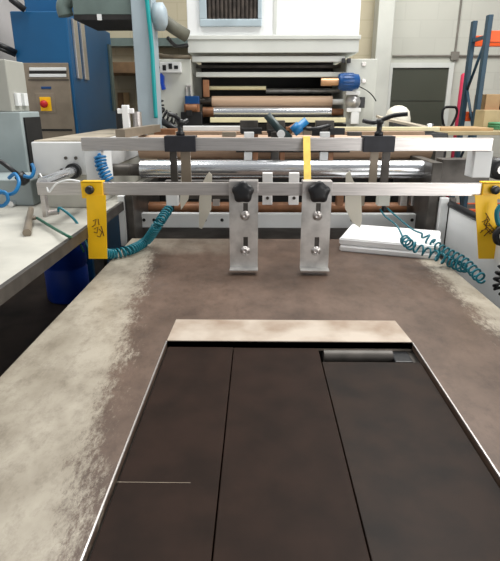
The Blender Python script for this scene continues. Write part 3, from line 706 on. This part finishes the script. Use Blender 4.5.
ytag(97, 81, 102.5, 86.5, 106, 'yellow hanging tag with black knob at the left end of the lower rail',
     [[(93, 221), (96, 219), (95, 225), (92, 227)], [(98, 219), (99, 225)], [(94, 229), (98, 227), (97, 233), (94, 232)], [(99, 229), (102, 232), (100, 237), (97, 236)], [(101, 226), (104, 236)]])
ytag(484, 483, 507, 474.5, 496.5, 'yellow hanging tag with dark smudged writing at the right end of the lower rail',
     [[(486, 213), (490, 220), (485, 225), (492, 226)], [(482, 222), (488, 219), (486, 229), (481, 231)], [(489, 223), (494, 230), (488, 232)], [(480, 233), (486, 228), (490, 234), (495, 230)], [(484, 236), (492, 228)], [(488, 216), (484, 224), (494, 234)]])
# yellow strap looped over the upper rail down to the lower rail
xa, xb = P(303, 145, RY-.01).x, P(310, 145, RY-.01).x
mb = MB(); mb.prism([(xa, RY-.006, uz1+.006), (xb, RY-.006, uz1+.006), (xb-.004, LYB+.05, lz1-.005), (xa-.004, LYB+.05, lz1-.005)], (0, .004, 0))
mb.box(xa, xb, RY-.004, RY+.05, uz1+.001, uz1+.005).box(xa, xb, RY+.0405, RY+.045, uz1-.05, uz1+.003)
solo('yellow_strap', 'yellow strap hooked over the upper rail between the two guide blocks and right bracket', 'strap', mb, 'strapyellow')

# ================================================================== on the table
A = P(338, 251, Z=TZ); B = P(432, 260, Z=TZ); u = (B-A).normalized(); v = Vector((-u.y, u.x, 0))
for k, (h, lab) in enumerate(((.030, 'lower white foam sheet lying on the table'), (.034, 'upper white foam sheet on top of the other beside the right bracket'))):
    z = TZ+.0005+k*.031; o = A + u*(.006*(1-k))+v*(.01*k)
    q = [(o.x, o.y, z), *[(p.x, p.y, z) for p in (o+u*.48, o+u*.48+v*.36, o+v*.36)]]
    mb = MB().prism(q, (0, 0, h-.001)); es = list(mb.bm.edges); bmesh.ops.bevel(mb.bm, geom=es, offset=.006, segments=2, affect='EDGES')
    solo('foam_sheet', lab, 'foam sheet', mb, 'foam', 'white foam sheets on the table')
# spiral hoses
R = .021
e = [P(170, 208, 2.58), P(165, 214, 2.52), P(157, 226, 2.44), P(146, 241, Z=TZ+R+.007), P(130, 250, Z=TZ+R+.007), P(112, 254, Z=TZ+R+.007), P(100, 252, 2.25)]
solo('spiral_hose', 'tightly coiled teal hose hanging over the left corner of the table', 'hose', MB().coil(e, R, .0055, 34), 'teal', 'teal spiral hoses')
R = .026
def rhose(lead, path, turns, label):
    mb = MB(); mb.tube(curve(lead), .0045, 6); mb.coil(path, R, .0048, turns); solo('spiral_hose', label, 'hose', mb, 'teal', 'teal spiral hoses')
R = .021
rhose([P(380, 209, 2.58), P(385, 216, 2.55), P(397, 226, 2.5), P(403, 238, Z=1.0)], [P(403, 238, Z=1.0), P(412, 246, Z=.995), P(432, 254, Z=.965), P(450, 262, Z=TZ+R+.007), P(468, 270, Z=TZ+R+.007)], 13, 'loose teal spiral hose trailing over the front of the foam sheets')
rhose([P(387, 208, 2.58), P(396, 216, 2.56), P(412, 229, 2.5), P(421, 233, 2.46)], [P(421, 233, 2.46), P(432, 243, 2.42), P(446, 252, Z=.955), P(464, 262, Z=TZ+R+.03), P(484, 282, Z=TZ+R+.007)], 14, 'teal spiral hose behind the other, ending at the right table edge')
# small blue coil at upper rail left mount
e = [P(100, 154, 2.40), P(101, 165, 2.39), P(105, 174, 2.385), P(109, 183, 2.38)]
solo('spiral_hose', 'short bright blue coil hanging from the left end of the upper rail', 'hose', MB().coil(e, .024, .006, 9), 'brightblue')
# ================================================================== right side panel and hoses
t = thing('side_guard', 'white side guard panel with black top edge right of the table', 'panel', (1.05, 2.2, 0))
box(1.035, 1.05, 1.2, 2.95, .45, 1.085, bev=.002).build('panel', 'hood', t)
MB().cyl((1.04, 1.2, 1.10), (1.04, 2.95, 1.10), .018).build('edge_tube', 'black', t, 'black top edge tube')
for y in (1.5, 2.6): box(1.051, 1.085, y, y+.04, 0, 1.08).build('leg', 'darksteel', t)
e = [P(503, 262, 1.98), P(497, 274, 1.98), P(495, 286, 1.97), P(501, 295, 1.96)]
solo('black_coil_cable', 'black coil cable at the right edge of the white side guard', 'cable', MB().coil([p+Vector((.012, 0, 0)) for p in e], .016, .006, 6), 'black')
e = [P(501, 205, 2.1), P(497, 212, 2.1), P(498, 222, 2.1), P(502, 228, 2.1)]
solo('teal_hose', 'teal hose bend just right of the right yellow tag', 'hose', MB().tube(curve(e), .011), 'teal')
e = [P(501, 228, 2.08), P(496, 234, 2.08), P(497, 241, 2.08), P(502, 243, 2.08)]
solo('black_hose', 'thick black hose bend below the teal hose at the right edge', 'hose', MB().tube(curve(e), .014), 'black')
# ================================================================== clutter on the deck, left
a, b = P(118, 133, 2.75), P(172, 121, 3.6)
zz = HZ+.007
t = thing('steel_channel', 'grey steel channel lying diagonally on the left machine deck', 'channel', (a.x, 2.9, zz))
a = Vector((P(119, 130, 2.8).x, 2.8, zz+.02)); b = Vector((P(160, 125, 3.7).x, 3.55, zz+.02))
MB().prism([a+Vector((-.02, 0, -.02)), a+Vector((.03, 0, -.02)), a+Vector((.03, 0, .025)), a+Vector((-.02, 0, .025))], b-a).build('bar', 'stainless', t)
c = P(127, 128, 3.3)
t = thing('white_valve', 'white valve post standing on the left machine deck', 'valve', (c.x, 3.3, zz))
zt = P(127, 105, 3.3).z
box(c.x-.02, c.x+.02, 3.28, 3.32, zz, zt, bev=.004).build('post', 'foam', t); box(c.x-.05, c.x+.05, 3.285, 3.315, zt-.05, zt-.02, bev=.004).build('cross_arm', 'foam', t)
MB().cyl((c.x+.055, 3.36, zz), (c.x+.055, 3.36, zt-.04), .028).build('cylinder', 'alu', t); MB().cyl((c.x-.06, 3.36, zz), (c.x-.06, 3.36, zt-.03), .02).build('rod', 'black', t)
x = P(165, 128, 3.8).x
solo('black_hinge_arm', 'black jointed arm on the deck below the spiral cable', 'arm', MB().tube([(x-.14, 3.9, 1.46), (x-.02, 3.85, 1.49), (x+.1, 3.8, 1.43)], .025), 'black')
solo('brown_block', 'brown block on the deck beneath the black jointed arm', 'block', box(x-.05, x+.10, 3.64, 3.76, 1.401, 1.45, bev=.004), 'tandark')
# clutter on the deck, right
dz_ = 1.401
x = 1.03
solo('white_sack', 'white rounded bundle on the right end of the deck before the pilaster', 'bundle', MB().lathe((x, 3.96, 1.4235), (0, 0, 1), [(0, 0), (0, .085), (.03, .095), (.09, .092), (.14, .08), (.165, .055), (.178, .025), (.18, 0)], 20), 'blade')
a0 = P(374, 120, 3.75); 
solo('grey_tray', 'flat grey tray tilted on the deck in front of the olive door', 'tray', MB().prism([P(380, 119.5, 3.72), P(431, 131, 3.66), P(431, 131, 3.66)+Vector((.03, .2, .012)), P(380, 119.5, 3.72)+Vector((0, .14, .012))], (0, 0, .016)), 'deck')
t = thing('deck_bench', 'black bench frame on the floor beneath the grey tray', 'bench', (1.15, 3.8, 0))
box(.935, 1.30, 3.64, 4.075, 1.385, 1.423, bev=.003).build('top', 'black', t)
MB().prism([(.94, 3.7, 1.4232), (1.26, 3.7, 1.4232), (1.2, 3.7, P(425, 131, 3.7).z), (.94, 3.7, P(383, 122.5, 3.72).z)], (0, .14, 0)).build('riser', 'black', t, 'black wedge under the tray')
for x in (1.02, 1.25): box(x, x+.04, 3.7, 3.95, 0, 1.384).build('leg', 'darksteel', t)
c = P(425, 123, 3.7)
solo('steel_clamp', 'small bright metal clamp on the black bench right of the grey tray', 'clamp', MB().lathe((1.27, 3.95, 1.4235), (0, 0, 1), [(0, 0), (0, .035), (.02, .035), (.025, .02), (.05, .025), (.055, 0)], 14), 'chrome')
# ================================================================== bench with cartons right rear
t = thing('rear_bench', 'tan workbench behind the right end of the upper rail', 'workbench', (2.0, 4.4, 0))
bz = P(455, 131, 4.2).z
box(1.38, 2.9, 4.15, 4.75, bz-.03, bz, bev=.003).build('top', 'beigebox', t)
for x in (1.45, 2.8):
    for y in (4.22, 4.68): box(x-.03, x+.03, y-.03, y+.03, 0, bz-.031).build('leg', 'darksteel', t)
solo('flat_carton', 'flat tan carton on the rear bench next to the dark coil', 'carton', box(1.44, 1.85, 4.2, 4.6, bz+.0005, bz+.022, bev=.002), 'card')
MBc = MB()
for k in range(3): MBc.tube([(1.96+.08*math.cos(i*math.pi/6), 4.35+.08*math.sin(i*math.pi/6), bz+.015+.018*k) for i in range(13)], .011)
solo('green_rope', 'dark green coiled hose on the rear bench at the right edge', 'hose', MBc, 'greenitem')
solo('beige_carton', 'beige carton standing on the rear bench at the right edge', 'carton', pbox(484, 512, 110, 127, 4.55, .2), 'beigebox')
bo = bpy.data.objects['beige_carton']; 
# move carton so that it stands on the bench top
minz = min(v.co.z for v in bo.data.vertices)
for v in bo.data.vertices:
    if v.co.z < minz+.02: v.co.z += bz+.0005-minz
# ================================================================== pallet rack right rear
RX, RYn, RYf = P(483.8, 60, 5.2).x, 5.2, 5.55
t = thing('pallet_rack', 'blue pallet rack with orange beams by the back wall', 'rack', (RX+.8, 5.5, 0))
zn, zf = P(488, 15, RYn).z, P(472, 22, RYf).z
for y, z in ((RYn, zn), (RYf, zn)):
    for dx in (0, 2.0):
        u_ = box(RX-.021+dx, RX+.021+dx, y-.035, y+.035, 0, z, bev=.004).build('upright', 'frameblue', t)
zz_ = [2.15, 1.75, 1.4, 1.0, .6, .2]
for dx in (0, 2.0):
    mb = MB()
    for k in range(5):
        ya, yb = (RYf-.04, RYn+.04) if k % 2 == 0 else (RYn+.04, RYf-.04)
        mb.tube([(RX+dx, yb, zz_[k]), (RX+dx, ya, zz_[k+1])], .014, 6)
    mb.box(RX+dx-.012, RX+dx+.012, RYn+.036, RYf-.036, 2.19, 2.22)
    mb.build('brace', 'frameblue', t)
bzt = P(494, 31, RYn).z
for y in (RYn, RYf):
    for z in (bzt, 1.545, .6): box(RX+.022, RX+1.978, y-.03, y+.03, z-.095, z, bev=.003).build('beam', 'orange', t, 'orange beam')
for z in (1.545, .6): box(RX+.05, RX+1.95, RYn+.035, RYf-.035, z-.06, z-.005).build('deck', 'darksteel', t)
random.seed(11)
sx_ = RX+.08
labs = ['tan carton at the left end of the rack shelf', 'dark tool case next to the tan carton on the rack shelf', 'brown carton on the rack shelf right of the dark tool case', 'pale carton further right on the rack shelf']
for k, (w_, h_, m) in enumerate(((.14, .16, 'card'), (.12, .10, 'void'), (.2, .18, 'tandark'), (.22, .14, 'beigebox'))):
    solo('shelf_carton', labs[k], 'box', box(sx_, sx_+w_, RYn+.02, RYn+.3, 1.546, 1.546+h_, bev=.004), m, 'boxes on the rack shelf'); sx_ += w_+.015
solo('coil_of_cable', 'dark cable coil lying on the tool case of the rack shelf', 'cable', MB().tube([(RX+.30+.06*math.cos(i*math.pi/8), RYn+.14+.06*math.sin(i*math.pi/8), 1.546+.1+.014) for i in range(17)], .013), 'black')
# red tube, pallet truck handle
x = P(465, 80, 6.2).x
t = thing('red_tube', 'tall pinkish red tube standing behind the far rack upright', 'tube', (x, 6.2, 0))
MB().lathe((x, 6.2, 0), (0, 0, 1), [(0, 0), (0, .05), (P(465, 73, 6.2).z-.02, .05), (P(465, 73, 6.2).z, .03), (P(465, 73, 6.2).z, 0)], 16).build('body', 'pink', t)
x = P(455, 110, 6.0).x; zt = P(455, 108, 6.0).z
x -= .06
t = thing('pallet_truck', 'black pallet truck handle standing upright by the olive door', 'pallet truck', (x, 6.0, 0))
MB().tube(curve([(x, 6.0, zt-.26), (x-.05, 6.0, zt-.17), (x-.075, 6.0, zt-.06), (x-.06, 6.0, zt), (x-.02, 6.0, zt+.01), (x+.03, 6.0, zt+.01), (x+.07, 6.0, zt), (x+.085, 6.0, zt-.06), (x+.05, 6.0, zt-.17), (x, 6.0, zt-.26)]), .014).build('handle', 'black', t)
MB().cyl((x, 6.0, .15), (x, 6.0, zt-.22), .02).build('drawbar', 'black', t)
for dx in (-.2, .0): MB().box(x+dx-.07, x+dx+.07, 6.081, 6.9, .05, .11, .005).build('fork', 'orange', t)
box(x-.28, x+.07, 5.92, 6.08, .06, .2, bev=.01).build('chassis', 'orange', t)
# conduits and switch on back wall
zc = P(430, 56, 6.98).z; xv = P(455, 55, 6.98).x
mb = MB(); mb.cyl((P(391, 56, 6.98).x+.02, 6.985, zc), (4.19, 6.985, zc), .014, seg=8); mb.cyl((xv, 6.985, 1.75), (xv, 6.985, 5.4), .012, seg=8); mb.box(xv-.05, xv+.05, 6.965, 6.999, zc-.05, zc+.05, .004)
solo('wall_conduit', 'grey conduit crossing on the white block wall above the door', 'conduit', mb, 'conduit')
